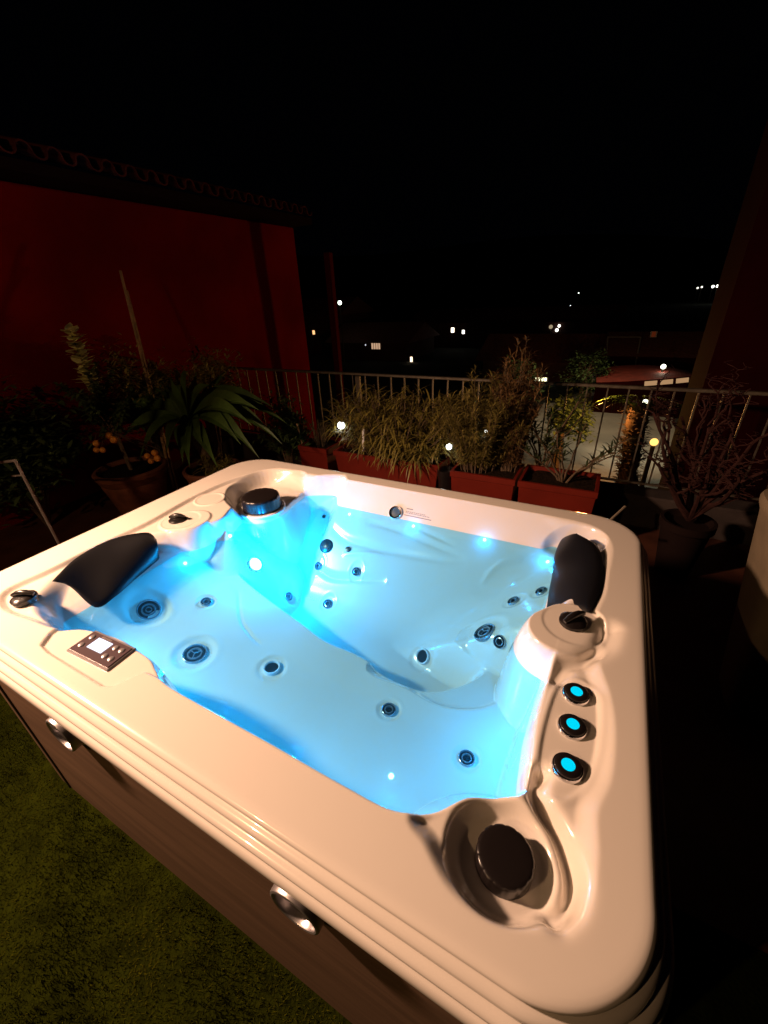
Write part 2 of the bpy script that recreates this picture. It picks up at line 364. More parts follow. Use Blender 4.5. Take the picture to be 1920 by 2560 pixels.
for j,(p,n,uv) in sl:
    r=j[2]; u,v=uv; z=float(H(np.array([u]),np.array([v]))[0])+RZ; T=frame(Vector((u+OX,v+OY,z))+n*.002,n)
    m2=MB(); m2.lathe([(r,-.006),(r,.004),(r*.93,.008),(r*.80,.007),(r*.74,-.004)],36,0,T); jo=m2.build('suction_outlet',WHT,tub,loc=p)
    m3=MB(); m3.lathe([(r*.78,.001),(.0001,.001)],30,0,T); m3.build('grille',HOLE,jo)
for (x,y,r,nm,mt) in ((705,1180,.036,'round_sensor_cover',BLK),(752,1187,.014,'sensor_plug',BLK),(700,1117,.009,'sensor_plug',BLK)):
    p,n,uv=hit(x,y,True); T=frame(p+n*.001,n); m2=MB(); m2.lathe([(r,-.004),(r,.004),(r*.9,.007),(.0001,.008)],32,0,T); m2.build(nm,mt,tub)
# speaker on the far wall + printed notice
p,n,uv=hit(855,1108,True); T=frame(p+n*.001,n); m2=MB(); m2.lathe([(.034,-.012),(.034,.006),(.031,.010),(.024,.009),(.022,.002)],36,0,T); sp=m2.build('wall_inlet',CHR,tub)
m3=MB(); m3.lathe([(.0225,.004),(.0001,.005)],28,0,T); m3.build('inlet_face',mat('blue grey grille',(.02,.07,.12),rough=.4),sp)
pa,na,_=hit(876,1108,True); pb,_,_=hit(918,1122,True)
INK=mat('grey print',(.16,.16,.18),rough=.6)
m2=MB(); ex=Vector((1,0,0)); ey=na.cross(ex).normalized(); ey=ey if ey.z>0 else -ey
q0=pa+na*.0012
def bar(x0,x1,h,yy,th=.0006):
    c=q0+ex*((x0+x1)/2)+ey*yy
    vs=[c+ex*sx*(x1-x0)/2+ey*sy*h/2+na*sn*th/2 for sx in(-1,1) for sy in(-1,1) for sn in(-1,1)]
    m2.add(vs,[(0,1,3,2),(4,6,7,5),(0,4,5,1),(2,3,7,6),(0,2,6,4),(1,5,7,3)])
bar(0,.033,.0035,.022)
for yy,xe in ((.008,.10),(.001,.115)):
    x=0
    while x<xe:
        l=random.uniform(.005,.012); bar(x,x+l,.0022,yy); x+=l+.003
bar(-.004,.135,.003,-.011)
m2.build('printed_notice',INK,tub)
# LED lens in the niche
LB=(.0,.42,1.0)
pl,nl,_=hit(551,1220,True); T=frame(pl+nl*.001,nl)
m2=MB(); m2.lathe([(.040,-.006),(.040,.004),(.036,.008),(.030,.006)],36,0,T); lr=m2.build('underwater_light',CHR,tub,loc=pl)
m3=MB(); m3.lathe([(.030,.005),(.016,.011),(.0001,.013)],30,0,T); m3.build('light_lens',glow('led lens',(.25,.9,1.0),14),lr)
LS=.42
light('underwater_lamp',pl+nl*.07,24,LB,.03)
LEDM=glow('led bead',(.35,.95,1.0),9)
for x,y in [(400,1217),(497,1158),(755,1111),(893,1137),(1047,1166),(1183,1214),(845,1677)]:  # last entry is a glowing dot on the near floor, without a lamp
    p=at(x,y,RZ+WL-.012)
    pp,nn,_=hit(x,y,True)
    T=frame(pp,nn); m2=MB(); m2.lathe([(.007,-.003),(.007,.002),(.004,.0045),(.0001,.005)],20,0,T); m2.build('bead_or_fill_light',LEDM,tub); y<1600 and light('bead_or_fill_lamp',pp+nn*.035+Vector((0,0,-.012)),.22,LB,.007)
for u,v in ((.60,.20),(.82,.215),(1.10,.165),(1.35,.165),(1.60,.165)):  # added fill beads, out of view under the near deck, to light the lounger
    q=Vector((u+OX,v+OY,RZ-.150)); mb=MB(); mb.lathe([(.007,-.012),(.007,.0),(.004,.003),(.0001,.004)],16,0,frame(q-Vector((0,.012,0)),(0,1,0))); mb.build('bead_or_fill_light',LEDM,tub)
    light('bead_or_fill_lamp',q+Vector((0,.03,0)),.62,LB,.008)
for u,v in ((1.835,.42),(1.84,.56)):  # more added fill beads, unseen on the right wall, to brighten the water
    q=Vector((u+OX,v+OY,RZ-.150)); mb=MB(); mb.lathe([(.007,-.012),(.007,.0),(.004,.003),(.0001,.004)],16,0,frame(q+Vector((.012,0,0)),(-1,0,0))); mb.build('bead_or_fill_light',LEDM,tub)
    light('bead_or_fill_lamp',q+Vector((-.03,0,0)),1.3,LB,.008)
# black caps
def cap(u,v,z,r,h,label=None,tilt=(0,0,1)):
    T=frame((u+OX,v+OY,z+RZ),tilt); m2=MB()
    wv=lambda th,zz: 1-.035*max(0,math.cos(th*14))**3 if zz>.006 and zz<h-.002 else 1
    m2.lathe([(r*1.0,-.01),(r*1.0,h*.80),(r*.985,h*.90),(r*.93,h*.97),(r*.84,h),(r*.6,h*1.02),(.0001,h*1.03)],112,0,T,wv)
    return m2.build('filter_cap',BLK,tub)
cap(.438,1.085,-.082,.094,.078); cap(1.862,.150,-.058,.050,.034)
for (u,v,r) in ((.438,1.085,.114),):
    m2=MB(); m2.lathe([(r,-.004),(r,.006),(r*.96,.010),(r*.84,.010),(r*.82,.0)],64,0,frame((u+OX,v+OY,RZ-.082),(0,0,1))); m2.build('cap_flange',WHT,tub)
def knob(u,v,z,ang):
    T=Matrix.Translation((u+OX,v+OY,z+RZ))@Matrix.Rotation(ang,4,'Z')@Matrix.Scale(1.15,4); m2=MB()
    m2.lathe([(.030,-.012),(.030,.004),(.033,.006),(.033,.012),(.028,.016),(.020,.019),(.0001,.020)],36,0,T,lambda th,zz: 1-.05*max(0,math.cos(th*6))**2 if zz>.005 else 1)
    for k in range(7):
        t=k/6; 
    m2.tube([T@Vector((-.030,0,.020)),T@Vector((-.014,0,.026)),T@Vector((0,0,.029)),T@Vector((.016,0,.028)),T@Vector((.034,0,.022))],[.006,.009,.010,.009,.006],10)
    return m2.build('valve_knob',BLK,tub)
knob(.262,.138,-.012,.5); knob(.262,.742,-.020,.4); knob(1.905,.788,-.016,.9)
# push buttons
BLU=glow('lit button',(.0,.62,.85),1.15)
for u,v in ((1.938,.543),(1.939,.450),(1.940,.351)):
    T=frame((u+OX,v+OY,RZ-.021),(0,0,1)); m2=MB(); m2.lathe([(.031,-.002),(.031,.005),(.029,.008),(.027,.0085)],40,0,T); bb=m2.build('button_bezel',CHR,tub)
    m3=MB(); m3.lathe([(.0275,.007),(.026,.012),(.022,.0145),(.0135,.0135)],40,0,T); m3.build('button_ring',BLK,bb)
    m4=MB(); m4.lathe([(.0135,.0138),(.0001,.0145)],28,0,T); m4.build('button_lens',BLU,bb)
# control panel
cpz=RZ-.010-.002
quad=[at(183,1370,cpz+.008),at(290,1405,cpz+.008),at(243,1446,cpz+.008),at(160,1390,cpz+.008)]
cen=sum(quad,Vector())/4; exv=((quad[1]-quad[0])+(quad[2]-quad[3])).normalized(); eyv=Vector((0,0,1)).cross(exv)
Lx=.185; Ly=.088
Rm=Matrix((exv,eyv,Vector((0,0,1)))).transposed()
m2=MB(); m2.box(cen+Vector((0,0,-.005)),(Lx,Ly,.009),0,Rm,.003); pn=m2.build('control_panel',mat('grey panel bezel',(.45,.40,.42),rough=.3,metal=.6),tub,loc=cen)
m2=MB(); m2.box(cen+Vector((0,0,.0008)),(Lx*.93,Ly*.84,.003),0,Rm,.001); m2.build('panel_face',mat('dark panel face',(.09,.06,.07),rough=.3,coat=.5),pn)
m2=MB(); m2.box(cen+Rm@Vector((-.012,.006,.0030)),(.062,.038,.0018),0,Rm,.0004); m2.build('display',glow('lit display',(.85,.85,1.0),1.6),pn)
PB_=mat('panel button',(.42,.38,.40),rough=.3,metal=.5)
for x,y in ((-.066,.018),(-.066,-.014),(.040,.018),(.040,-.014),(.066,.018),(.066,-.014)):
    T=Matrix.Translation(cen+Rm@Vector((x,y,.0020))); m2=MB(); m2.lathe([(.0085,0),(.0085,.002),(.006,.0038),(.0001,.0042)],20,0,T); m2.build('panel_button',PB_,pn)
# small logo text strip above display
m2=MB()
for k in range(6): m2.box(cen+Rm@Vector((-.034+k*.007,.031,.0026)),(.004,.005,.0006),0,Rm)
m2.build('panel_print',PB_,pn)
# pillows : lofted pads
def pillow(cps,thick,nu=28,nv=20):
    # cps: function (s,t)->base point, normal ; t 0 top .. 1 bottom
    m2=MB(); v=[];f=[]
    for side in(1,-1):
        for i in range(nu+1):
            for j in range(nv+1):
                s=i/nu; t=j/nv; p,n=cps(s,t)
                e=max(0,(1-abs(2*s-1)**3.2))**.5*max(0,(1-abs(2*t-1)**2.6))**.5
                v.append(p+n*(thick*e*(1 if side>0 else -.25)))
    W=nv+1; o_=(nu+1)*W
    for i in range(nu):
        for j in range(nv):
            f.append((i*W+j,(i+1)*W+j,(i+1)*W+j+1,i*W+j+1)); f.append((o_+i*W+j,o_+i*W+j+1,o_+(i+1)*W+j+1,o_+(i+1)*W+j))
    m2.add(v,f); return m2.build('head_pillow',BLKR,tub)
def mk(top,bot):
    T_=crom(top,False,8); B_=crom(bot,False,8)
    def fn(s,t):
        a_=T_[min(int(s*(len(T_)-1)),len(T_)-2)]*1.0; k=s*(len(T_)-1); i=min(int(k),len(T_)-2); fr=k-i; a_=T_[i]*(1-fr)+T_[i+1]*fr
        k=s*(len(B_)-1); i=min(int(k),len(B_)-2); fr=k-i; b_=B_[i]*(1-fr)+B_[i+1]*fr
        p=a_*(1-t)+b_*t; d=(b_-a_); n=np.array([-d[2]*np.sign(d[0]) if abs(d[0])>0 else 0,0,abs(d[0])]); n=Vector(n).normalized() if np.linalg.norm(n)>0 else Vector((0,0,1))
        return Vector(p)+Vector((OX,OY,RZ)),n
    return fn
def L3(D,z): return [(*tl(x,y,z),z) for x,y in D]
topL=L3([(112,1256),(165,1205),(240,1165),(315,1150)],.012)+L3([(338,1165)],-.005)
botL=L3([(150,1262)],-.02)+L3([(205,1312),(250,1288),(300,1245)],-.098)+L3([(345,1208)],-.098)
pillow(mk(topL,botL),.020)
topR=L3([(1245,1152),(1290,1180)],.0)+L3([(1304,1225),(1298,1275),(1275,1322)],.0)
botR=L3([(1215,1166),(1197,1205)],-.085)+L3([(1193,1240),(1186,1275),(1180,1318)],-.10)
pillow(mk(topR,botR),.028)
# ----- water
wm=bpy.data.materials.new('clear spa water'); wm.use_nodes=True; nt=wm.node_tree; nt.nodes.clear()
tr=nt.nodes.new('ShaderNodeBsdfTransparent'); tr.inputs[0].default_value=(.51,.85,.985,1); gl=nt.nodes.new('ShaderNodeBsdfGlossy'); gl.inputs['Roughness'].default_value=.02
lw=nt.nodes.new('ShaderNodeLayerWeight'); lw.inputs[0].default_value=.5
pw=nt.nodes.new('ShaderNodeMath'); pw.operation='POWER'; pw.inputs[1].default_value=5; nt.links.new(lw.outputs['Facing'],pw.inputs[0])
fr=nt.nodes.new('ShaderNodeMath'); fr.operation='MULTIPLY_ADD'; fr.inputs[1].default_value=.95; fr.inputs[2].default_value=.022; nt.links.new(pw.outputs[0],fr.inputs[0]); mx=nt.nodes.new('ShaderNodeMixShader'); ou=nt.nodes.new('ShaderNodeOutputMaterial')
nz=nt.nodes.new('ShaderNodeTexNoise'); nz.inputs['Scale'].default_value=7; nz.inputs['Detail'].default_value=2; bp=nt.nodes.new('ShaderNodeBump'); bp.inputs['Strength'].default_value=.35; bp.inputs['Distance'].default_value=.012
tc=nt.nodes.new('ShaderNodeTexCoord'); nt.links.new(tc.outputs['Object'],nz.inputs[0]); nt.links.new(nz.outputs[0],bp.inputs['Height'])
nt.links.new(bp.outputs[0],gl.inputs['Normal']); nt.links.new(bp.outputs[0],lw.inputs['Normal'])
nt.links.new(fr.outputs[0],mx.inputs[0]); nt.links.new(tr.outputs[0],mx.inputs[1]); nt.links.new(gl.outputs[0],mx.inputs[2]); nt.links.new(mx.outputs[0],ou.inputs[0])
vs=nt.nodes.new('ShaderNodeVolumePrincipled'); vs.inputs['Color'].default_value=(.7,.9,1,1); vs.inputs['Density'].default_value=.35; vs.inputs['Anisotropy'].default_value=.3
nt.links.new(vs.outputs[0],ou.inputs[1])
Wp=rrect(120,-.09); mb=MB(); mb.add([(x+OX,y+OY,RZ+WL) for x,y in Wp]+[(x+OX,y+OY,RZ-.62) for x,y in Wp],[tuple(range(120)),tuple(range(120,240))[::-1]]+[(k,k+120,(k+1)%120+120,(k+1)%120) for k in range(120)]); tag(mb.build('water',wm,smooth=False),kind='structure')
# ================================================================= TERRACE
mb=MB(); mb.box((-1.5,-.9,-.1),(7.2,3.6,.2)); tag(mb.build('turf_base',TURFB),kind='structure')
mb=MB(); mb.box((-1.3,2.33,-.104),(7.6,2.86,.2)); tag(mb.build('terrace_floor',TERR),kind='structure')
# turf blades
nb=280000; X=rng.uniform(-4.2,.4,nb); Y=rng.uniform(-1.4,.9,nb)
keep=~((X>OX-.02)&(Y>OY-.03)); 
dist=np.hypot(X,Y+0); keep&=(rng.uniform(0,1,nb)<np.clip(1.6/dist,.3,1)); X=X[keep];Y=Y[keep]; nb=len(X)
a_=rng.uniform(0,2*PI,nb); hgt=rng.uniform(.008,.022,nb)*(1+.35*np.sin(X*9+2*np.sin(Y*7))); wd=rng.uniform(.0008,.0015,nb); ln=rng.normal(0,.006,(nb,2))+np.array([.004,.003])
v0=np.column_stack([X-np.cos(a_)*wd,Y-np.sin(a_)*wd,np.zeros(nb)]); v1=np.column_stack([X+np.cos(a_)*wd,Y+np.sin(a_)*wd,np.zeros(nb)]); v2=np.column_stack([X+ln[:,0],Y+ln[:,1],hgt])
VV=np.stack([v0,v1,v2],1).reshape(-1,3); me=bpy.data.meshes.new('grass'); me.vertices.add(len(VV)); me.vertices.foreach_set('co',VV.ravel()); me.loops.add(len(VV)); me.loops.foreach_set('vertex_index',np.arange(len(VV)))
me.polygons.add(nb); me.polygons.foreach_set('loop_start',np.arange(0,len(VV),3)); me.polygons.foreach_set('loop_total',np.full(nb,3)); me.update(calc_edges=True); me.materials.append(TURF)
go=bpy.data.objects.new('grass',me); C.objects.link(go); tag(go,'short olive artificial turf in front of the hot tub','grass',kind='stuff')
# kerb under the railing
YR=3.60
mb=MB(); mb.box((-1.3,YR+.05,.04),(7.4,.22,.44),bev=.012); tag(mb.build('kerb',CONC),'low dark kerb carrying the railing along the terrace edge','kerb')
# railing
rl=empty('railing',(-1.7,YR,.26),'long pale metal railing with thin upright bars along the terrace edge','railing')
mb=MB(); mb.box((-1.4,YR,1.085),(6.1,.042,.022),bev=.004); mb.build('handrail',IRON,rl)
mb=MB(); mb.box((-1.4,YR,.345),(6.1,.030,.014),bev=.003); mb.build('bottom_rail',IRON,rl)
xx=-4.40; k=0
while xx<1.6:
    mb=MB(); mb.box((xx,YR,.712),(.012,.012,.72),bev=.002); mb.build('upright_bar',IRON,rl); xx+=.142
for xx in (-4.42,-2.23,1.6):
    mb=MB(); mb.box((xx,YR+.03,.66),(.05,.03,.80),bev=.003); mb.build('post',IRON,rl)
# ---- left house wall with tiled eave
WX=-4.72
hs=empty('red_house',(WX-2,1,0),'red painted house wall on the left with a dark tiled eave above the potted plants','house')
mb=MB(); mb.box((WX-1.5,1.05,.91),(3.0,10.1,3.62)); mb.build('wall',RED,hs)
ye=6.4
mb=MB()
mb.box((WX+.02,1.05,2.775),(.62,10.2,.08)); mb.build('eave_board',mat('dark eave wood',(.015,.006,.005),rough=.95,spec=.03),hs)
mb=MB(); y=-3.8
while y<6.1:
    n=7
    for (dy,up) in ((0,1),(.11,-1)):
        pts=[]
        for i in range(n+1):
            a_=PI*i/n; pts.append((math.cos(a_)*.062,math.sin(a_)*.055*up))
        x0=WX+.42; x1=WX-1.6
        v=[(x0,y+dy+p[0],2.87+p[1]) for p in pts]+[(x1,y+dy+p[0],3.36+p[1]) for p in pts]+[(x0,y+dy+p[0]*.8,2.87+p[1]*.75) for p in pts]
        f=[(i,i+1,n+1+i+1,n+1+i) for i in range(n)]+[(i,2*(n+1)+i,2*(n+1)+i+1,i+1) for i in range(n)]
        mb.add(v,f)
    y+=.22
mb.build('roof_tiles',mat('old dark roof tiles',(.09,.018,.012),rough=.9,spec=.1,var=.4,vscale=8,bump=.4,bscale=30,bdist=.006),hs)
# right building
rb=empty('dark_house',(3,7,0),'tall dark red house at the right edge beyond the railing','house')
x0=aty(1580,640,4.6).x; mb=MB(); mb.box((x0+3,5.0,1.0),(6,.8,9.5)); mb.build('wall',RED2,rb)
# red post beyond the railing
p0_=aty(731,800,6); p1_=aty(710,545,6)
mb=MB(); mb.box((p0_.x,6,(p1_.z-3.3)/2),(.105,.105,p1_.z+3.3),bev=.01); 
tag(mb.build('red_post',mat('dim red post paint',(.09,.003,.002),rough=.95,spec=.05)),'slim red post rising behind the railing beside the red house','post')
# ================================================================= PLANTERS
def planter(xa,xb,y,ztop,lab,grp='red planter boxes along the railing'):
    r=empty('planter_box',((xa+xb)/2,y+.18,0),lab,'planter',grp); m2=MB(); xm=(xa+xb)/2; w_=xb-xa; d_=.36; t=.02
    def ringv(sx,z,ins): return [(xm+sx_*(w_/2*sx-ins),y+.18+sy_*(d_/2*sx-ins),z) for sx_,sy_ in((-1,-1),(1,-1),(1,1),(-1,1))]
    L=[ringv(.90,.02,0),ringv(.985,ztop-.05,0),ringv(1.02,ztop-.045,0),ringv(1.02,ztop,0),ringv(1.02,ztop,t),ringv(.98,ztop-.08,t)]
    v=sum(L,[]); f=[(4*i+k,4*i+(k+1)%4,4*i+4+(k+1)%4,4*i+4+k) for i in range(len(L)-1) for k in range(4)]
    m2.add(v,f); m2.build('box',PLA,r,smooth=False)
    m2=MB(); nx=14; v=[];f=[]
    for i in range(nx+1):
        for jj in range(5):
            v.append((xm+(i/nx-.5)*(w_-.04),y+.02+jj/4*(d_-.04),ztop-.035+random.uniform(-.012,.012)))
    for i in range(nx):
        for jj in range(4): f.append((i*5+jj,i*5+jj+1,i*5+5+jj+1,i*5+5+jj))
    m2.add(v,f); m2.build('soil',SOIL,r)
    return r
ZT=.50
planter(-2.57,-2.24,2.99,ZT,'short red planter box holding rosemary, first from the red house')
planter(-2.15,-1.12,2.99,ZT,'long red planter box under the wide grassy bush')
planter(-.99,-.49,2.93,ZT,'red planter box under the tall twiggy bushes')
planter(-.46,.07,2.93,ZT,'dark red planter box with the oleander, beside the bare kerb gap')
# dark pot in the gap
mb=MB(); mb.lathe([(.055,.0),(.07,.42),(.08,.42),(.08,.47),(.065,.47),(.06,.44),(.0001,.44)],24,0,Matrix.Translation((-1.055,3.02,0))); tag(mb.build('slim_pot',BLK),'slim black pot wedged between two red planter boxes','pot')
def outv(sp=1): 
    a_=random.uniform(0,2*PI); return Vector((math.cos(a_),math.sin(a_),0))*sp
def grassy(cx,cy,z,rx,ry,h,n,m,name,lab,cat,hang=0.3,lw=.012,ll=(.16,.30)):
    mb=MB(); r=empty(name,(cx,cy,z),lab,cat)
    st=MB()
    for _ in range(n//16):
        a_=random.uniform(0,2*PI); rr=math.sqrt(random.random()); p=Vector((cx+rx*.55*rr*math.cos(a_),cy+ry*.5*rr*math.sin(a_),z))
        hh=h*random.uniform(.55,1.05)*(1-.35*rr*rr); lean=Vector((math.cos(a_)*rx*.55*rr,math.sin(a_)*ry*.55*rr,0))
        q=[p+lean*(t**1.4)+Vector((random.uniform(-.01,.01),random.uniform(-.01,.01),hh*t)) for t in(0,.3,.6,.85,1)]
        st.tube(q,[.005,.0045,.004,.003,.0015],5)
        for k in range(16):
            t=random.uniform(.12,1); i=min(int(t*4),3); b0=q[i].lerp(q[i+1],t*4-i if t<1 else 1)
            d=outv()+Vector((0,0,random.uniform(-.1,1.3))); d.x+=lean.x*1.2
            mb.blade(b0,d,random.uniform(*ll)*(1.1-.35*t),lw*random.uniform(.6,1.3),random.uniform(.5,1.6+hang),4)
    mb.build('foliage',m,r); st.build('stems',BARK,r); return r
grassy(-1.62,3.18,ZT-.04,.62,.26,.62,2600,G_BL,'grassy_bush','wide grassy bush with drooping olive leaves spilling over the long red planter','bush',.9,.013,(.13,.26))
grassy(-1.40,3.10,ZT-.06,.35,.16,.28,700,G_BL,'grass_clump','low dense green grass clump hanging over the front of the long red planter','plant',1.6,.012,(.14,.28))
def twiggy(cx,cy,z,rx,h,n,m,lab,needles=46,name='rosemary_bush',nl=(.014,.026),cat='bush',grp=None,spread=.55,nw=.0032,dr=.3):
    r=empty(name,(cx,cy,z),lab,cat,grp); mb=MB(); st=MB()
    for _ in range(n):
        a_=random.uniform(0,2*PI); rr=math.sqrt(random.random()); p=Vector((cx+rx*.35*rr*math.cos(a_),cy+rx*.3*rr*math.sin(a_),z))
        hh=h*random.uniform(.5,1.05)*(1-.3*rr); lean=Vector((math.cos(a_)*rx*spread*rr,math.sin(a_)*rx*.35*rr,0))
        ph=random.uniform(0,6); q=[]
        for i in range(7):
            t=i/6; q.append(p+lean*(t**1.5)+Vector((math.sin(ph+t*4)*.02*t,math.cos(ph+t*3)*.02*t,hh*t)))
        st.tube(q,[.004,.0035,.003,.003,.0025,.002,.001],4)
        for k in range(needles):
            t=random.uniform(.18,1)*6; i=min(int(t),5); b0=q[i].lerp(q[i+1],t-i)
            mb.blade(b0,outv()+Vector((0,0,random.uniform(.1,1.6))),random.uniform(*nl),nw*random.uniform(.6,1.3),dr,2)
    mb.build('foliage',m,r); st.build('stems',BARK,r); return r
twiggy(-2.42,3.16,ZT-.05,.17,.34,34,G_RO,'small rosemary plant in the short red planter box',name='rosemary_plant',cat='plant')
twiggy(-.84,3.14,ZT-.05,.42,.80,120,G_FE,'broad feathery bush rising from the third red planter box',100,nl=(.05,.10),nw=.009,dr=1.2)
twiggy(-.60,3.22,ZT-.05,.26,1.02,120,G_RB,'tallest upright twiggy bush behind the red planters, topping the railing',100,nl=(.04,.085),spread=.42,nw=.009,dr=.9)
twiggy(-2.05,3.16,ZT-.05,.10,.16,14,mat('reddish leaf',(.16,.06,.02),rough=.5,var=.3),'small reddish sprig beside the glowing globe in the long planter',14,name='red_sprig',nl=(.03,.05),cat='plant',nw=.010)
def oleander(cx,cy,z,h,lab,n=9,name='oleander_shrub',spread=.35,m=G_OL,ll=(.06,.10),per=26,lw=.014):
    r=empty(name,(cx,cy,z),lab,'shrub'); mb=MB(); st=MB()
    for k in range(n):
        a_=2*PI*k/n+random.uniform(-.3,.3); e=Vector((math.cos(a_),math.sin(a_)*.5,0)); hh=h*random.uniform(.6,1.0); q=[Vector((cx,cy,z))+e*.03]
        for i in range(1,7):
            t=i/6; q.append(Vector((cx,cy,z))+e*(.03+spread*t**1.3)+Vector((random.uniform(-.012,.012),random.uniform(-.012,.012),hh*t)))
        st.tube(q,[.009,.008,.007,.006,.005,.004,.003],6)
        for _ in range(per):
            t=random.uniform(.45,1)*6; i=min(int(t),5); b0=q[i].lerp(q[i+1],t-i)
            mb.blade(b0,outv()+Vector((0,0,random.uniform(.1,1.0))),random.uniform(*ll),lw,.35,3)
    mb.build('foliage',m,r); st.build('stems',BARK,r); return r
oleander(-.17,3.12,ZT-.04,.42,'small oleander with dark narrow leaves in the last red planter box',9)
oleander(-.36,3.35,ZT-.04,.66,'darker leafy shrub behind the oleander, hanging against the railing',8,'leafy_shrub',.22,G_DK,(.05,.08),40,.018)
# ---- garden globe lights
GW=glow('white globe',(.95,1,.95),5.0)
for (x,y,z,r,lab) in ((737,919,.73,.034,'largest glowing white globe light standing left in the long red planter'),(970,965,.62,.024,'glowing clear globe light at the right end of the long red planter'),(1050,932,.80,.011,'tiny white light dot glowing inside the feathery bush')):
    yy=3.06; p=aty(x,y,yy); q=empty('garden_light',(p.x,p.y,ZT-.04),lab,'garden light','small solar globe lights in the planters')
    mb=MB(); mb.lathe([(.0001,-r)]+[(r*math.sin(PI*k/14),-r*math.cos(PI*k/14)) for k in range(1,14)]+[(.0001,r)],24,0,Matrix.Translation(p)); mb.build('globe',GW,q)
    mb=MB(); mb.tube([(p.x,p.y,ZT-.06),(p.x,p.y,p.z-r*.95)],.0045,8); mb.tube([(p.x,p.y,p.z-r*1.25),(p.x,p.y,p.z-r*.8)],r*.45,12); mb.build('stake',CHR,q)
    light('globe_glow',p+Vector((0,-.06,.0)),.12*(r/.034)**2,(1,.95,.8),.02)
mb=MB(); a0=aty(783,925,3.0); b0=aty(786,975,3.0); mb.box((a0+b0)/2,(.022,.004,(a0-b0).length),bev=.001,R=Matrix.Rotation(.08,3,'Y')); tag(mb.build('plant_label',WHT),'white plastic plant tag stuck upright in the long red planter','plant label')
mb=MB(); a0=aty(641,915,3.05); b0=aty(657,975,3.05); mb.tube([b0,b0.lerp(a0,.6),a0],[.005,.006,.009],8); tag(mb.build('short_stake',CANE),'short pale stake leaning in the short red planter box','stake')
# ================================================================= LEFT POTS
def pot(c,r,h,lab,m=POT):
    T=Matrix.Translation(c); m2=MB()
    m2.lathe([(r*.62,0),(r*.68,h*.1),(r*.86,h*.6),(r*.92,h*.72),(r*.90,h*.76),(r*.95,h*.80),(r*.98,h*.88),(r*1.02,h*.90),(r*1.04,h*.97),(r*1.0,h),(r*.92,h),(r*.88,h*.92)],40,0,T)
    o=m2.build('flower_pot',m,None,loc=c); tag(o,lab,'flower pot','terracotta pots by the house wall')
    m2=MB(); m2.lathe([(r*.90,h*.90),(r*.5,h*.92),(.0001,h*.93)],24,0,T); m2.build('soil',SOIL,o); return o
P1=Vector((-3.77,2.03,0)); P2=Vector((-3.13,2.40,0))
pot(P1,.30,.46,'brown ribbed terracotta pot holding the orange tree beside the house wall'); pot(P2,.25,.42,'orange terracotta pot under the big strap leaved plant, half hidden by the tub')
# big strap-leaf plant (wide arching leaves)
sp=empty('strap_leaf_plant',(P2.x,P2.y,.40),'large plant with broad arching dark green leaves in the orange pot','potted plant')
ctr=aty(405,915,2.55)
mb=MB(); random.seed(21)
st=MB(); st.tube([(P2.x,P2.y,.38),(P2.x-.03,P2.y,.5),(ctr.x,ctr.y,ctr.z)],[.06,.05,.035],10); st.build('trunk',BARK,sp)
def strap(tipx,tipy,Y,wd,arch,base=None):
    a=ctr if base is None else base; b=aty(tipx,tipy,Y); n=12; side=(b-a).cross(Vector((0,-.6,.8))).normalized(); v=[];f=[]
    for i in range(n+1):
        t=i/n; p=a.lerp(b,t)+Vector((0,0,arch*4*t*(1-t)))
        ww=wd*1.7*(.3+.7*math.sin(PI*min(1,t*1.15+.05)))*.5*(1 if t<.8 else (1-t)/.2+.02)
        v+=[p-side*ww+Vector((0,0,ww*.35)),p-Vector((0,0,ww*.15)),p+side*ww+Vector((0,0,ww*.35))]
        if i<n: f+=[(3*i,3*i+1,3*i+4,3*i+3),(3*i+1,3*i+2,3*i+5,3*i+4)]
    mb.add(v,f)
for a_ in [(240,865,2.7,.10,.02),(215,905,2.4,.10,.08),(250,965,2.1,.10,.14),(300,1000,2.0,.09,.16),(270,800,3.0,.09,.03),(330,790,3.2,.09,.05),(425,800,2.8,.09,.0),(450,850,3.0,.09,.06),(540,845,2.9,.10,.12),(590,880,2.8,.11,.18),(620,915,2.8,.12,.2),(610,960,2.5,.11,.22),(560,990,2.3,.10,.2),(470,1010,2.1,.08,.1),(410,1010,2.0,.08,.08),(360,980,2.0,.09,.12),(500,790,3.2,.08,.02),(380,790,3.2,.07,.02),(200,850,3.0,.08,.06),(545,920,2.3,.09,.16),(230,930,2.5,.10,.14),(280,850,2.7,.10,.1),(330,960,2.2,.10,.12),(520,960,2.3,.10,.16),(585,935,2.9,.10,.2),(440,970,2.2,.1,.1),(395,1000,2.1,.1,.1),(490,870,2.9,.11,.12),(310,890,2.5,.10,.1)]: strap(*a_)
for k in range(16):
    a1=random.uniform(-.25,PI+.25); ex_=405+random.uniform(120,200)*math.cos(a1); ey_=905-random.uniform(55,105)*math.sin(a1); strap(ex_,ey_,random.uniform(2.3,3.1),random.uniform(.07,.11),random.uniform(.03,.16))
mb.build('leaves',G_PA,sp)
grassy(P2.x+.08,P2.y-.03,.38,.16,.14,.16,200,G_BL,'grass_tuft','tuft of thin grass at the foot of the strap leaved plant','plant',.6,.010,(.10,.2))
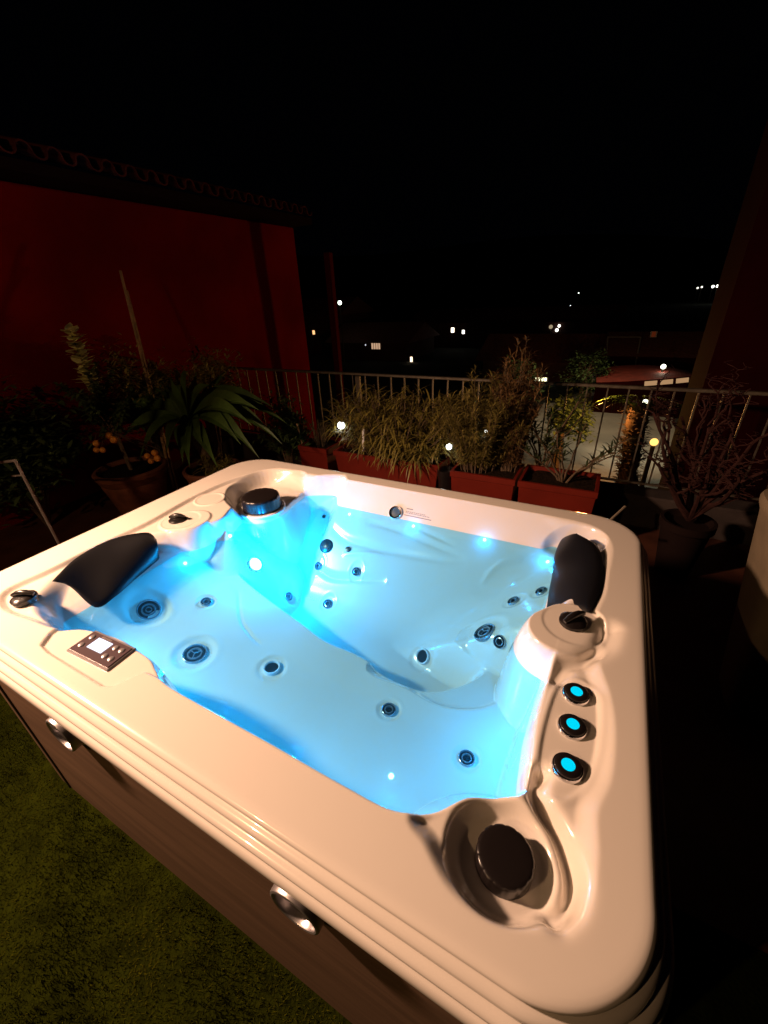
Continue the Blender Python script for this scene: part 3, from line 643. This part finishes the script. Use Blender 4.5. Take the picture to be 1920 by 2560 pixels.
# orange tree
ot=empty('orange_tree',(P1.x,P1.y,.40),'small orange tree with ripe fruit and pale tall shoot in the brown pot','tree')
mb=MB(); st=MB()
t0=Vector((P1.x,P1.y,.40)); top=aty(150,712,2.3); mid=aty(205,850,2.2)
st.tube([t0,t0.lerp(mid,.5)+Vector((.03,0,0)),mid,mid.lerp(top,.5),top],[.018,.015,.010,.006,.003],8)
for k in range(26):
    b=random.uniform(.25,.62); s0=t0.lerp(mid,min(1,b*1.4)); e=s0+Vector((random.uniform(-.38,.25),random.uniform(-.25,.25),random.uniform(.0,.42)))
    st.tube([s0,s0.lerp(e,.5)+Vector((0,0,.03)),e],[.007,.005,.002],5)
    for _ in range(60):
        b0=s0.lerp(e,random.uniform(.35,1.05)); mb.blade(b0,outv()+Vector((0,0,random.uniform(-.4,.8))),random.uniform(.05,.085),.028,.5,3)
mb.build('foliage',G_DK,ot); st.build('trunk',BARK,ot)
mb=MB()
for k in range(120):
    t=(k/120)**.9; b0=mid.lerp(top,t)+Vector((random.uniform(-.05,.05)*(1.1-t),random.uniform(-.03,.03),0))
    mb.blade(b0,outv()+Vector((random.uniform(-.3,.3),0,random.uniform(0,.7))),random.uniform(.09,.13),.075,.3,3)
for k in range(26):
    b0=mid+Vector((random.uniform(-.1,.12),random.uniform(-.05,.05),random.uniform(-.12,.08))); mb.blade(b0,outv()+Vector((0,0,.2)),.075,.035,.3,3)
mb.build('pale_shoot',G_PALE,ot)
for x,y in ((208,958),(222,972),(236,941),(246,950),(208,972),(318,985),(334,978),(326,996),(340,990)):
    p=aty(x,y,1.80 if x<300 else 1.95); r=.026*random.uniform(.9,1.1); mb=MB(); mb.lathe([(.0001,-r)]+[(r*math.sin(PI*k/10),-r*math.cos(PI*k/10)) for k in range(1,10)]+[(.0001,r)],18,0,Matrix.Translation(p)); mb.build('orange',ORG,ot)
    st2=MB(); st2.tube([p+Vector((0,0,r)),p+Vector((.01,.02,r+.05)),t0.lerp(mid,.5)],[.002,.002,.003],4); st2.build('stalk',BARK,ot)
# bamboo canes
for x1,y1,x2,y2,lab in ((260,585,303,760,'tall bamboo cane leaning in front of the red wall, thicker one'),(275,628,309,762,'shorter thin bamboo cane beside the tall one')):
    a0=aty(x1,y1,2.9); b0=aty(x2,y2,2.75); b1=b0+(b0-a0)*1.2; b1=b0+(b0-a0).normalized()*(b0.z/abs((b0-a0).normalized().z)-.03); mb=MB(); n=14
    pts=[b1.lerp(a0,k/n) for k in range(n+1)]; mb.tube(pts,[.013 if lab[0]=='t' else .008]*(n+1),8)
    for q in pts[1:-1]: mb.tube([q-Vector((0,0,.004)),q+Vector((0,0,.004))],.015 if lab[0]=='t' else .010,8)
    tag(mb.build('bamboo_cane',CANE),lab,'cane','canes against the red wall')
# dark leafy bushes by the wall
def leafball(cx,cy,z,rx,ry,rz,n,m,lab,name='leafy_bush',L=(.05,.10),lw=.035,stems=True,cat='bush',grp=None):
    r=empty(name,(cx,cy,0),lab,cat,grp); mb=MB(); st=MB(); cl=[]
    for k in range(26):
        d=Vector((random.gauss(0,1),random.gauss(0,1),random.gauss(0,1))).normalized()*random.uniform(.35,1); c=Vector((cx+d.x*rx,cy+d.y*ry,z+d.z*rz)); cl.append(c)
        st.tube([(cx,cy,.0),(cx+(c.x-cx)*.3,cy+(c.y-cy)*.3,z-rz*.6),c],[.018,.010,.003],5)
    for _ in range(n):
        c=random.choice(cl); o_=Vector((random.gauss(0,rx*.22),random.gauss(0,ry*.22),random.gauss(0,rz*.2)))
        mb.blade(c+o_,outv()+Vector((0,0,random.uniform(-.5,.9))),random.uniform(*L),lw,.6,3)
    mb.build('foliage',m,r); st.build('stems',BARK,r); return r
leafball(-4.30,2.7,.98,.42,.35,.50,3200,G_BK,'tall bushy plant with small leaves against the red wall behind the orange tree',L=(.05,.09),lw=.02)
leafball(-3.85,3.1,.95,.55,.3,.36,2800,G_BK,'dark bush behind the strap leaved plant, below the canes',L=(.05,.10),lw=.02)
leafball(-4.35,1.45,.66,.36,.5,.48,3800,G_DK,'dark rounded bush at the left edge of the terrace',L=(.07,.13),lw=.035)
leafball(-2.85,3.15,.58,.32,.2,.30,1800,G_DK,'low dark bush between the strap leaved plant and the short planter box',L=(.05,.10),lw=.022)
# thin metal stand at far left
stf=empty('metal_stand',(-3.0,1.0,0),'thin white metal frame with one sloping leg at the far left','stand')
WM=mat('white painted steel',(.55,.5,.5),rough=.4,metal=.2)
pa=aty(0,999,1.0); pb=aty(33,995,1.0); pc=aty(130,1180,1.05); d_=(pc-pb); pg=pb+d_*(pb.z/-d_.z)
pa2=pa+(pa-pb)*6
mb=MB(); mb.tube([pb,pg],.0085,8); mb.build('leg',WM,stf)
mb=MB(); mb.tube([pa2,pb],.0085,8); mb.build('top_bar',WM,stf)
m_=pb.lerp(pg,.10); mb=MB(); mb.tube([m_,m_+(pa-pb)*.7],.006,8); mb.build('cross_bar',WM,stf)
mb=MB(); e=pa2-pb; mb.tube([pa2,Vector((pg.x,pg.y,0))+e],.0085,8); mb.build('leg',WM,stf)
# ---- tall tapered planter at right edge
tx=aty(1630,1060,2.12).x
tp=empty('tall_planter',(tx+.26,1.92,0),'tall pale tapered planter with a rounded rim, cut off by the right edge','planter')
mb=MB(); n=48; v=[]; L_=[(.16,0),(.17,.02),(.295,1.10),(.31,1.14),(.312,1.165),(.305,1.185),(.285,1.19),(.268,1.18),(.262,1.12),(.25,1.0)]
for hw,z in L_:
    for k in range(n):
        a_=2*PI*k/n; c_,s_=math.cos(a_),math.sin(a_); e_=.38; v.append((tx+.26+hw*.82*math.copysign(abs(c_)**e_,c_),1.92+hw*.75*math.copysign(abs(s_)**e_,s_),z*.83))
mb.add(v,[(i*n+k,i*n+(k+1)%n,(i+1)*n+(k+1)%n,(i+1)*n+k) for i in range(len(L_)-1) for k in range(n)]); mb.build('body',CLOTH,tp)
mb=MB(); mb.lathe([(.0001,1.06),(.18,1.05)],24,0,Matrix.Translation((tx+.26,1.92,0))); mb.build('soil',SOIL,tp)
# ---- bare twisted shrub, right of planters
random.seed(5)
def bareshrub(base,lab,tips,name='bare_shrub'):
    r=empty(name,base,lab,'shrub'); st=MB()
    def grow(p,q,rad,depth):
        n=6; pts=[]; j=Vector((random.uniform(-.05,.05),random.uniform(-.05,.05),0))
        for k in range(n+1):
            t=k/n; pts.append(p.lerp(q,t)+j*math.sin(PI*t)+Vector((random.uniform(-.012,.012),random.uniform(-.01,.01),0))*min(1,k))
        st.tube(pts,[rad*(1-.55*k/n) for k in range(n+1)],6)
        if depth>0:
            for _ in range(3):
                k=random.randint(2,n); L=(q-p).length*random.uniform(.25,.42); d=(q-p).normalized()+Vector((random.uniform(-.8,.8),random.uniform(-.5,.5),random.uniform(-.2,.5)))
                grow(pts[k],pts[k]+d.normalized()*L,rad*.5,depth-1)
    for t in tips: grow(Vector(base),t,.017,3)
    st.build('branches',BARKV,r); return r
bs=at(1510,1130,.38); bs.y=min(bs.y,3.1); 
BSX=Vector((.62,2.95,.40))
mb=MB(); mb.lathe([(.10,0),(.14,.34),(.155,.35),(.155,.40),(.135,.40),(.12,.36),(.0001,.36)],32,0,Matrix.Translation((BSX.x,BSX.y,0))); tag(mb.build('round_pot',mat('dark clay',(.012,.006,.005),rough=.9,spec=.1)),'dark round pot under the bare branching shrub','flower pot')
bareshrub(BSX,'bare shrub with dark twisting branches in front of the railing at right',[aty(x,y,Y) for x,y,Y in ((1410,890,3.1),(1435,930,3.0),(1475,900,3.15),(1510,930,2.95),(1550,900,2.9),(1590,910,3.0),(1620,960,2.8),(1650,1020,2.7),(1460,990,3.2),(1530,1000,2.8),(1420,1000,2.8),(1600,1040,2.6),(1570,980,3.1))])
# white scrap items behind the far right corner
mb=MB(); a0=at(1350,1095,.45); b0=at(1310,1132,.45); mb.tube([a0,b0],[.010,.009],8); mb.tube([b0,at(1345,1140,.45)],.006,6); tag(mb.build('lifter_bracket',mat('pale plastic arm',(.45,.38,.28),rough=.5)),'pale bent bracket arm behind the far right corner of the tub','bracket')
# ================================================================= STREET BELOW AND FAR LIGHTS
GZ=-3.0
mb=MB(); mb.box((0,300,GZ-.06),(1400,640,.1)); tag(mb.build('ground',EARTH),kind='structure')
def strip(D1,D2,z,name,m):
    A=[at(x,y,z) for x,y in D1]; B=[at(x,y,z) for x,y in D2]; m2=MB(); n=len(A); v=A+B; m2.add(v,[(i,i+1,n+i+1,n+i) for i in range(n-1)]); return m2.build(name,m,smooth=False)
tag(strip([(1175,870),(1245,862),(1300,850),(1380,843),(1450,842)],[(1000,1190),(1150,1190),(1250,1190),(1420,1190),(1480,1190)],GZ+.01,'road',ROAD),kind='structure')
# kerb along the road's far edge
mb=MB()
kp=[at(x,y,GZ+.01) for x,y in ((1215,868),(1250,858),(1290,852),(1340,847))]
for a_,b_ in zip(kp[:-1],kp[1:]):
    c=(a_+b_)/2; ang=math.atan2(b_.y-a_.y,b_.x-a_.x); mb.box(c+Vector((0,0,.07)),((b_-a_).length,.25,.16),R=Matrix.Rotation(ang,3,'Z'))
tag(mb.build('kerb_strip',mat('pale kerb',(.4,.36,.3),rough=.8,var=.2,vscale=2)),kind='structure')
WARM=(1,.55,.22); COOL=(.85,1,.8)
def lamp(x,y,Y,r,col,s,lab,e=0,post=True,sz=(1,1),cat='street lamp',name='street_lamp'):
    p=aty(x,y,Y); q=empty(name,(p.x,p.y,GZ),lab,cat,'street lamps and lights in the dark beyond the terrace')
    mb=MB(); mb.lathe([(.0001,-r*sz[1])]+[(r*sz[0]*math.sin(PI*k/8),-r*sz[1]*math.cos(PI*k/8)) for k in range(1,8)]+[(.0001,r*sz[1])],14,0,Matrix.Translation(p)); mb.build('lamp_head',glow('lamp glow',col,s),q)
    mb=MB(); mb.tube([(p.x,p.y,GZ),(p.x,p.y,max(GZ+.2,p.z-r*sz[1]*.9))],[.05,.035],8); mb.build('pole',IRON,q)
    if e: light('lamp_light',p+Vector((0,0,-r*sz[1]*1.2)),e,col,r)
    return q
def R_(px,Y): return px*K/F*Y*1.0
lamp(734,654,30,R_(4.5,30),COOL,5,'brightest greenish white street lamp just right of the slim red post')
lamp(687,656,60,R_(2.2,60),COOL,4,'small white lamp between the red house corner and the red post')
lamp(671,674,60,R_(1.4,60),COOL,3,'faintest lamp beside the edge of the red house')
lamp(1231,668,45,R_(1.6,45),(.9,1,1),4,'tall thin white light streak above the distant cluster of lights',sz=(1,4))
lamp(1250,633,120,R_(1.0,120),COOL,3,'single tiny white light high on the dark hillside')
for i,(x,y) in enumerate(((1507,622),(1516,620),(1540,619),(1550,618),(1559,621))):
    lamp(x,y,120,R_(1.9 if i>1 else 1.3,120),(1,1,.85),5 if i>1 else 2.5,['leftmost dim lamp of the hilltop row at right','second dim lamp of the hilltop row at right','first bright lamp of the hilltop row at right','middle bright lamp of the hilltop row at right','rightmost lamp of the hilltop row beside the dark house'][i])
lamp(1205,789,26,R_(5,26),(1,1,.45),4,'yellow green lamp above the tallest twiggy bush',e=60)
lamp(1394,868,14,R_(4.5,14),(1,1,.75),4,'white lamp over the road seen between the railing bars',e=150)
lamp(1433,792,20,R_(4,20),(1,1,.75),5,'white lamp above the curved red roof terrace',e=6)
lamp(1385,826,20,R_(4.5,20),(1,1,.8),4,'bright lamp at the left end of the lit arcade',e=6)
lamp(1413,955,8.5,R_(7,8.5),(1,.5,.12),2.2,'orange globe lamp glowing behind the palm trunk',cat='globe lamp')
lamp(1140,857,15,R_(3.5,15),(1,1,.7),3,'small light glimmering behind the twiggy bush',e=0)
lamp(1208,704,40,R_(2.4,40),(1,1,.9),4,'upper white lamp of the small distant cluster')
lamp(1203,713,40,R_(3,40),(1,1,.9),3,'lower white lamp of the small distant cluster')
lamp(1190,706,40,R_(3.5,40),(1,.8,.5),.35,'dim warm lamp left in the small distant cluster')
light('assumed_street_fill_warm',at(1285,1060,GZ)+Vector((-.2,-.6,2.3)),260,(1,.42,.10),.12)  # assumed warm source without a fixture, added to light the ground below
light('assumed_road_lamp',at(1330,930,GZ)+Vector((-1,0,6.0)),800,(1,.78,.48),.15,spot=((0,0,-1),math.radians(95)))  # assumed overhead lamp, no fixture built, added to brighten the road
# distant houses with lit windows
def house(name,lab,c,d,roof,wins,m=DARK,rot=0):
    r=empty(name,(c[0],c[1],GZ),lab,'house','dark houses beyond the terrace'); m2=MB(); x,y,z=c; w_,dp,h=d
    m2.box((x,y,GZ+h/2),(w_,dp,h)); m2.build('wall',m,r,smooth=False)
    m2=MB(); zt=GZ+h; o_=.4
    v=[(x-w_/2-o_,y-dp/2-o_,zt),(x+w_/2+o_,y-dp/2-o_,zt),(x+w_/2+o_,y+dp/2+o_,zt),(x-w_/2-o_,y+dp/2+o_,zt),(x-w_/2-o_,y,zt+roof),(x+w_/2+o_,y,zt+roof)]
    m2.add(v,[(0,1,5,4),(3,4,5,2),(0,4,3),(1,2,5),(0,3,2,1)]); m2.build('roof',ROOF,r,smooth=False)
    for (px,py,ww,hh,col,s) in wins:
        Yf=y-dp/2-.03; p=aty(px,py,Yf); W_=ww*K/F*Yf*1.0; H_=hh*K/F*Yf
        m2=MB(); m2.box((p.x,Yf+.0,p.z),(W_*1.25,.04,H_*1.2)); f_=m2.build('window',mat('window frame',(.2,.15,.12),rough=.6),r)
        m2=MB(); nn=max(1,int(ww/6))
        for k in range(nn): m2.box((p.x+(k-(nn-1)/2)*W_/nn,Yf-.03,p.z),(W_/nn*.72,.02,H_))
        m2.build('pane',glow('lit pane',col,s),f_)
    return r
p=aty(678,745,34); house('far_house','dark far house with one orange lit window beside the red house corner',(p.x,37,0),(6,6,p.z+5.5),1.4,[(678,718,9,9,(1,.5,.2),1.6)])
p=aty(815,770,30); house('far_house','dark house with a barred warm window above the railing',(p.x-1.5,34,0),(7,6,p.z+3.9),1.3,[(812,746,24,16,(1,.62,.38),.55),(790,745,3,3,(.8,.8,.9),1),(889,784,7,26,(1,.75,.5),3.0)])
p=aty(990,730,40); house('far_house','dark wide house with two small white windows in the middle distance',(p.x+4,44,0),(18,8,p.z+4.3),1.0,[(978,713,9,9,(1,.85,.65),4),(1001,717,7,7,(1,.95,.85),4)])
p=aty(1200,730,50); house('far_house','distant house with a long lit terrace line below the lamp cluster',(p.x,54,0),(12,8,p.z+3.8),.6,[(1200,730,30,4,(1,.55,.3),.8),(1225,722,4,12,(.6,.2,.1),.3)])
p=aty(1165,815,24); house('far_house','low house with a bright gabled porch behind the twiggy bush',(p.x-.5,28,0),(6,5,p.z+3.6),1.2,[(1168,820,24,8,(1,.95,.55),3.5),(1150,834,26,3,(.9,.95,.7),2)])
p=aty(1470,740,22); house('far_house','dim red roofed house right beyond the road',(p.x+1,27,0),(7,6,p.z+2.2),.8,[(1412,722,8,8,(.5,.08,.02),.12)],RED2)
# curved terrace roof with arcade
rt=empty('arcade_building',aty(1410,815,19)-Vector((0,0,0)),'low curved red roofed arcade with lit pale blocks beyond the road','building')
mb=MB(); n=18; T1=[];T2=[];T3=[];T4=[]
for k in range(n+1):
    t=k/n; x=1288+t*205; yb=826-10*t*t-4*t; yt=806-16*math.sin(PI*min(1,t*.9+.1))**.8*1.0-2
    T1.append(aty(x,yt,21)); T2.append(aty(x,yb,19)); q=aty(x,yb,19); T3.append(Vector((q.x,q.y,q.z-.16))); T4.append(Vector((q.x,q.y+.35,GZ)))
m_=n+1; mb.add(T1+T2,[(i,i+1,m_+i+1,m_+i) for i in range(n)]); mb.build('roof',mat('dim red roof',(.15,.018,.009),rough=.8,var=.3,vscale=4),rt)
mb=MB(); mb.add(T2+T3,[(i,i+1,m_+i+1,m_+i) for i in range(n)]); 
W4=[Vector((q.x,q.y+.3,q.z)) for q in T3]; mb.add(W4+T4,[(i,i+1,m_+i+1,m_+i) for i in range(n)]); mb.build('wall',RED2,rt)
for t0_,t1_ in ((.50,.63),(.70,.80),(.87,.985)):
    mb=MB(); a_=T3[int(t0_*n)]; b_=T3[min(n,int(t1_*n)+1)]; c=(a_+b_)/2; L_=(b_-a_).length*.8; ang=-math.atan2(b_.z-a_.z,b_.x-a_.x)
    mb.box(c+Vector((0,-.06,.04)),(L_,.05,.16),R=Matrix.Rotation(ang,3,'Y')); mb.build('lit_block',glow('warm lit block',(1,.58,.28),.42),rt)  # emission stands in for lamp light falling on the pale blocks
# road sign, goal frame, palm
p=aty(1283,811,22); mb=MB(); mb.lathe([(.0001,-.01),(.30,-.01),(.30,.01),(.0001,.01)],24,0,Matrix.Translation(p)@Matrix.Rotation(PI/2,4,'X')@Matrix.Diagonal((.32,1,1,1))); rs=empty('road_sign',(p.x,p.y,GZ),'narrow pale road sign seen edge on beside the curved roof','road sign'); mb.build('sign_plate',glow('retroreflective plate',(.5,.45,.35),.35) if False else WHT,rs)
mb=MB(); mb.tube([(p.x,p.y+.03,GZ),(p.x,p.y+.03,p.z)],.04,8); mb.build('pole',IRON,rs)
gf=empty('white_frame',aty(1345,790,24),'thin pale rectangular frame standing beyond the curved roof','frame')
a_,b_,c_,d_=[aty(x,y,24) for x,y in((1308,790),(1313,728),(1384,728),(1372,792))]
for nm,q in (('post',(a_,b_)),('crossbar',(b_,c_)),('post',(c_,d_))): mb=MB(); mb.tube(list(q),.035,6); mb.build(nm,IRON,gf)
# palm below the terrace
pb_=at(1352,1050,GZ); pt_=aty(1380,880,pb_.y-1.2)
pm=empty('palm_tree',pb_,'street palm with shaggy trunk below the terrace, lit orange at its foot','palm tree')
mb=MB(); n=12; mb.tube([pb_.lerp(pt_,k/n)+Vector((math.sin(k*1.7)*.03,0,0)) for k in range(n+1)],[.28,.24]+[.20-.002*k for k in range(n-1)],12)
mb.build('trunk',mat('palm bark',(.05,.03,.018),rough=.95,spec=.1,var=.4,vscale=20),pm)
mb=MB()
for k in range(900):
    t=random.random(); b0=pb_.lerp(pt_,t)+outv(.2); mb.blade(b0,outv()+Vector((0,0,.6)),.22,.05,1.2,2)
mb.build('trunk_fibres',mat('dark palm fibre',(.035,.022,.014),rough=.9,spec=.1),pm)
mb=MB()
for k in range(16):
    a1=2*PI*k/16; e=Vector((math.cos(a1),math.sin(a1),.7)).normalized(); p=pt_.copy(); d=e.copy()
    for i in range(12):
        p=p+d*.065; d=(d+Vector((0,0,-.09))).normalized()
        for s_ in(-1,1): mb.blade(p,d+d.cross(Vector((0,0,1)))*s_*1.1,.20,.022,.8,2)
mb.build('crown',G_PA,pm)
# roadside trees (dark)
random.seed(11)
def tree(x,y,Y,h,r,lab):
    p=aty(x,y,Y); q=empty('tree',(p.x,p.y,GZ),lab,'tree','dark trees along the street'); st=MB(); mb=MB(); st.tube([(p.x,p.y,GZ),(p.x+.05,p.y,(GZ+p.z)/2),(p.x,p.y,p.z)],[.14,.10,.05],8)
    for k in range(22):
        d=Vector((random.gauss(0,1),random.gauss(0,1),random.gauss(0,.8))).normalized()*r*random.uniform(.4,1); c=p+d; st.tube([(p.x,p.y,p.z-r*.6),p+d*.5,c],[.04,.02,.008],4)
        for _ in range(70): mb.blade(c+Vector([random.gauss(0,r*.22) for _ in range(3)]),outv()+Vector((0,0,random.uniform(-.5,.8))),.16,.07,.5,2)
    st.build('trunk',BARK,q); mb.build('crown',G_DK,q)
tree(1262,800,20,3,.75,'dark rounded street tree left of the curved red roof')
tree(1110,835,17,3,.9,'dark tree beyond the railing behind the twiggy bush')
tree(1215,905,12,3,.7,'dark leafy tree at the left edge of the lit road')
# hill
mb=MB(); v=[];f=[]; n=60
for k in range(n+1):
    t=k/n; x=-260+t*520; hh=16+7*math.sin(t*5+1)+3*math.sin(t*17); v+=[(x,150,GZ-.02),(x,190,hh),(x,420,hh*.6)]
    if k<n: f+=[(3*k,3*k+3,3*k+4,3*k+1),(3*k+1,3*k+4,3*k+5,3*k+2)]
mb.add(v,f); tag(mb.build('hill',EARTH),kind='structure')
# ================================================================= ASSUMED LAMPS OUT OF VIEW
LP=Vector((-2.62,-.18,2.27))
fl=empty('assumed_flood_lamp',(LP.x-.05,LP.y,0),'assumed small warm floodlight on an added slim black pole, out of view left of the tub','floodlight')  # pole and housing added, out of view, to carry the assumed lamp
mb=MB(); mb.tube([(LP.x-.12,LP.y,0),(LP.x-.12,LP.y,LP.z+.02)],[.02,.016],10); mb.build('pole',BLK,fl)
mb=MB(); Rl=Matrix.Rotation(.45,3,'Y'); mb.box(LP+Vector((-.075,0,.03)),(.05,.16,.12),0,Rl,.01); mb.build('housing',BLK,fl)
light('assumed_main_lamp',LP,590,(1,.60,.385),.10,spot=((2.2,.75,-1.5),math.radians(142)))  # assumed lamp, placed from the direction of the shadows on the tub
light('assumed_house_light',(-1.95,-2.2,2.95),85,(1,.58,.28),.028)  # assumed second lamp, unseen behind the camera, inferred from shadows
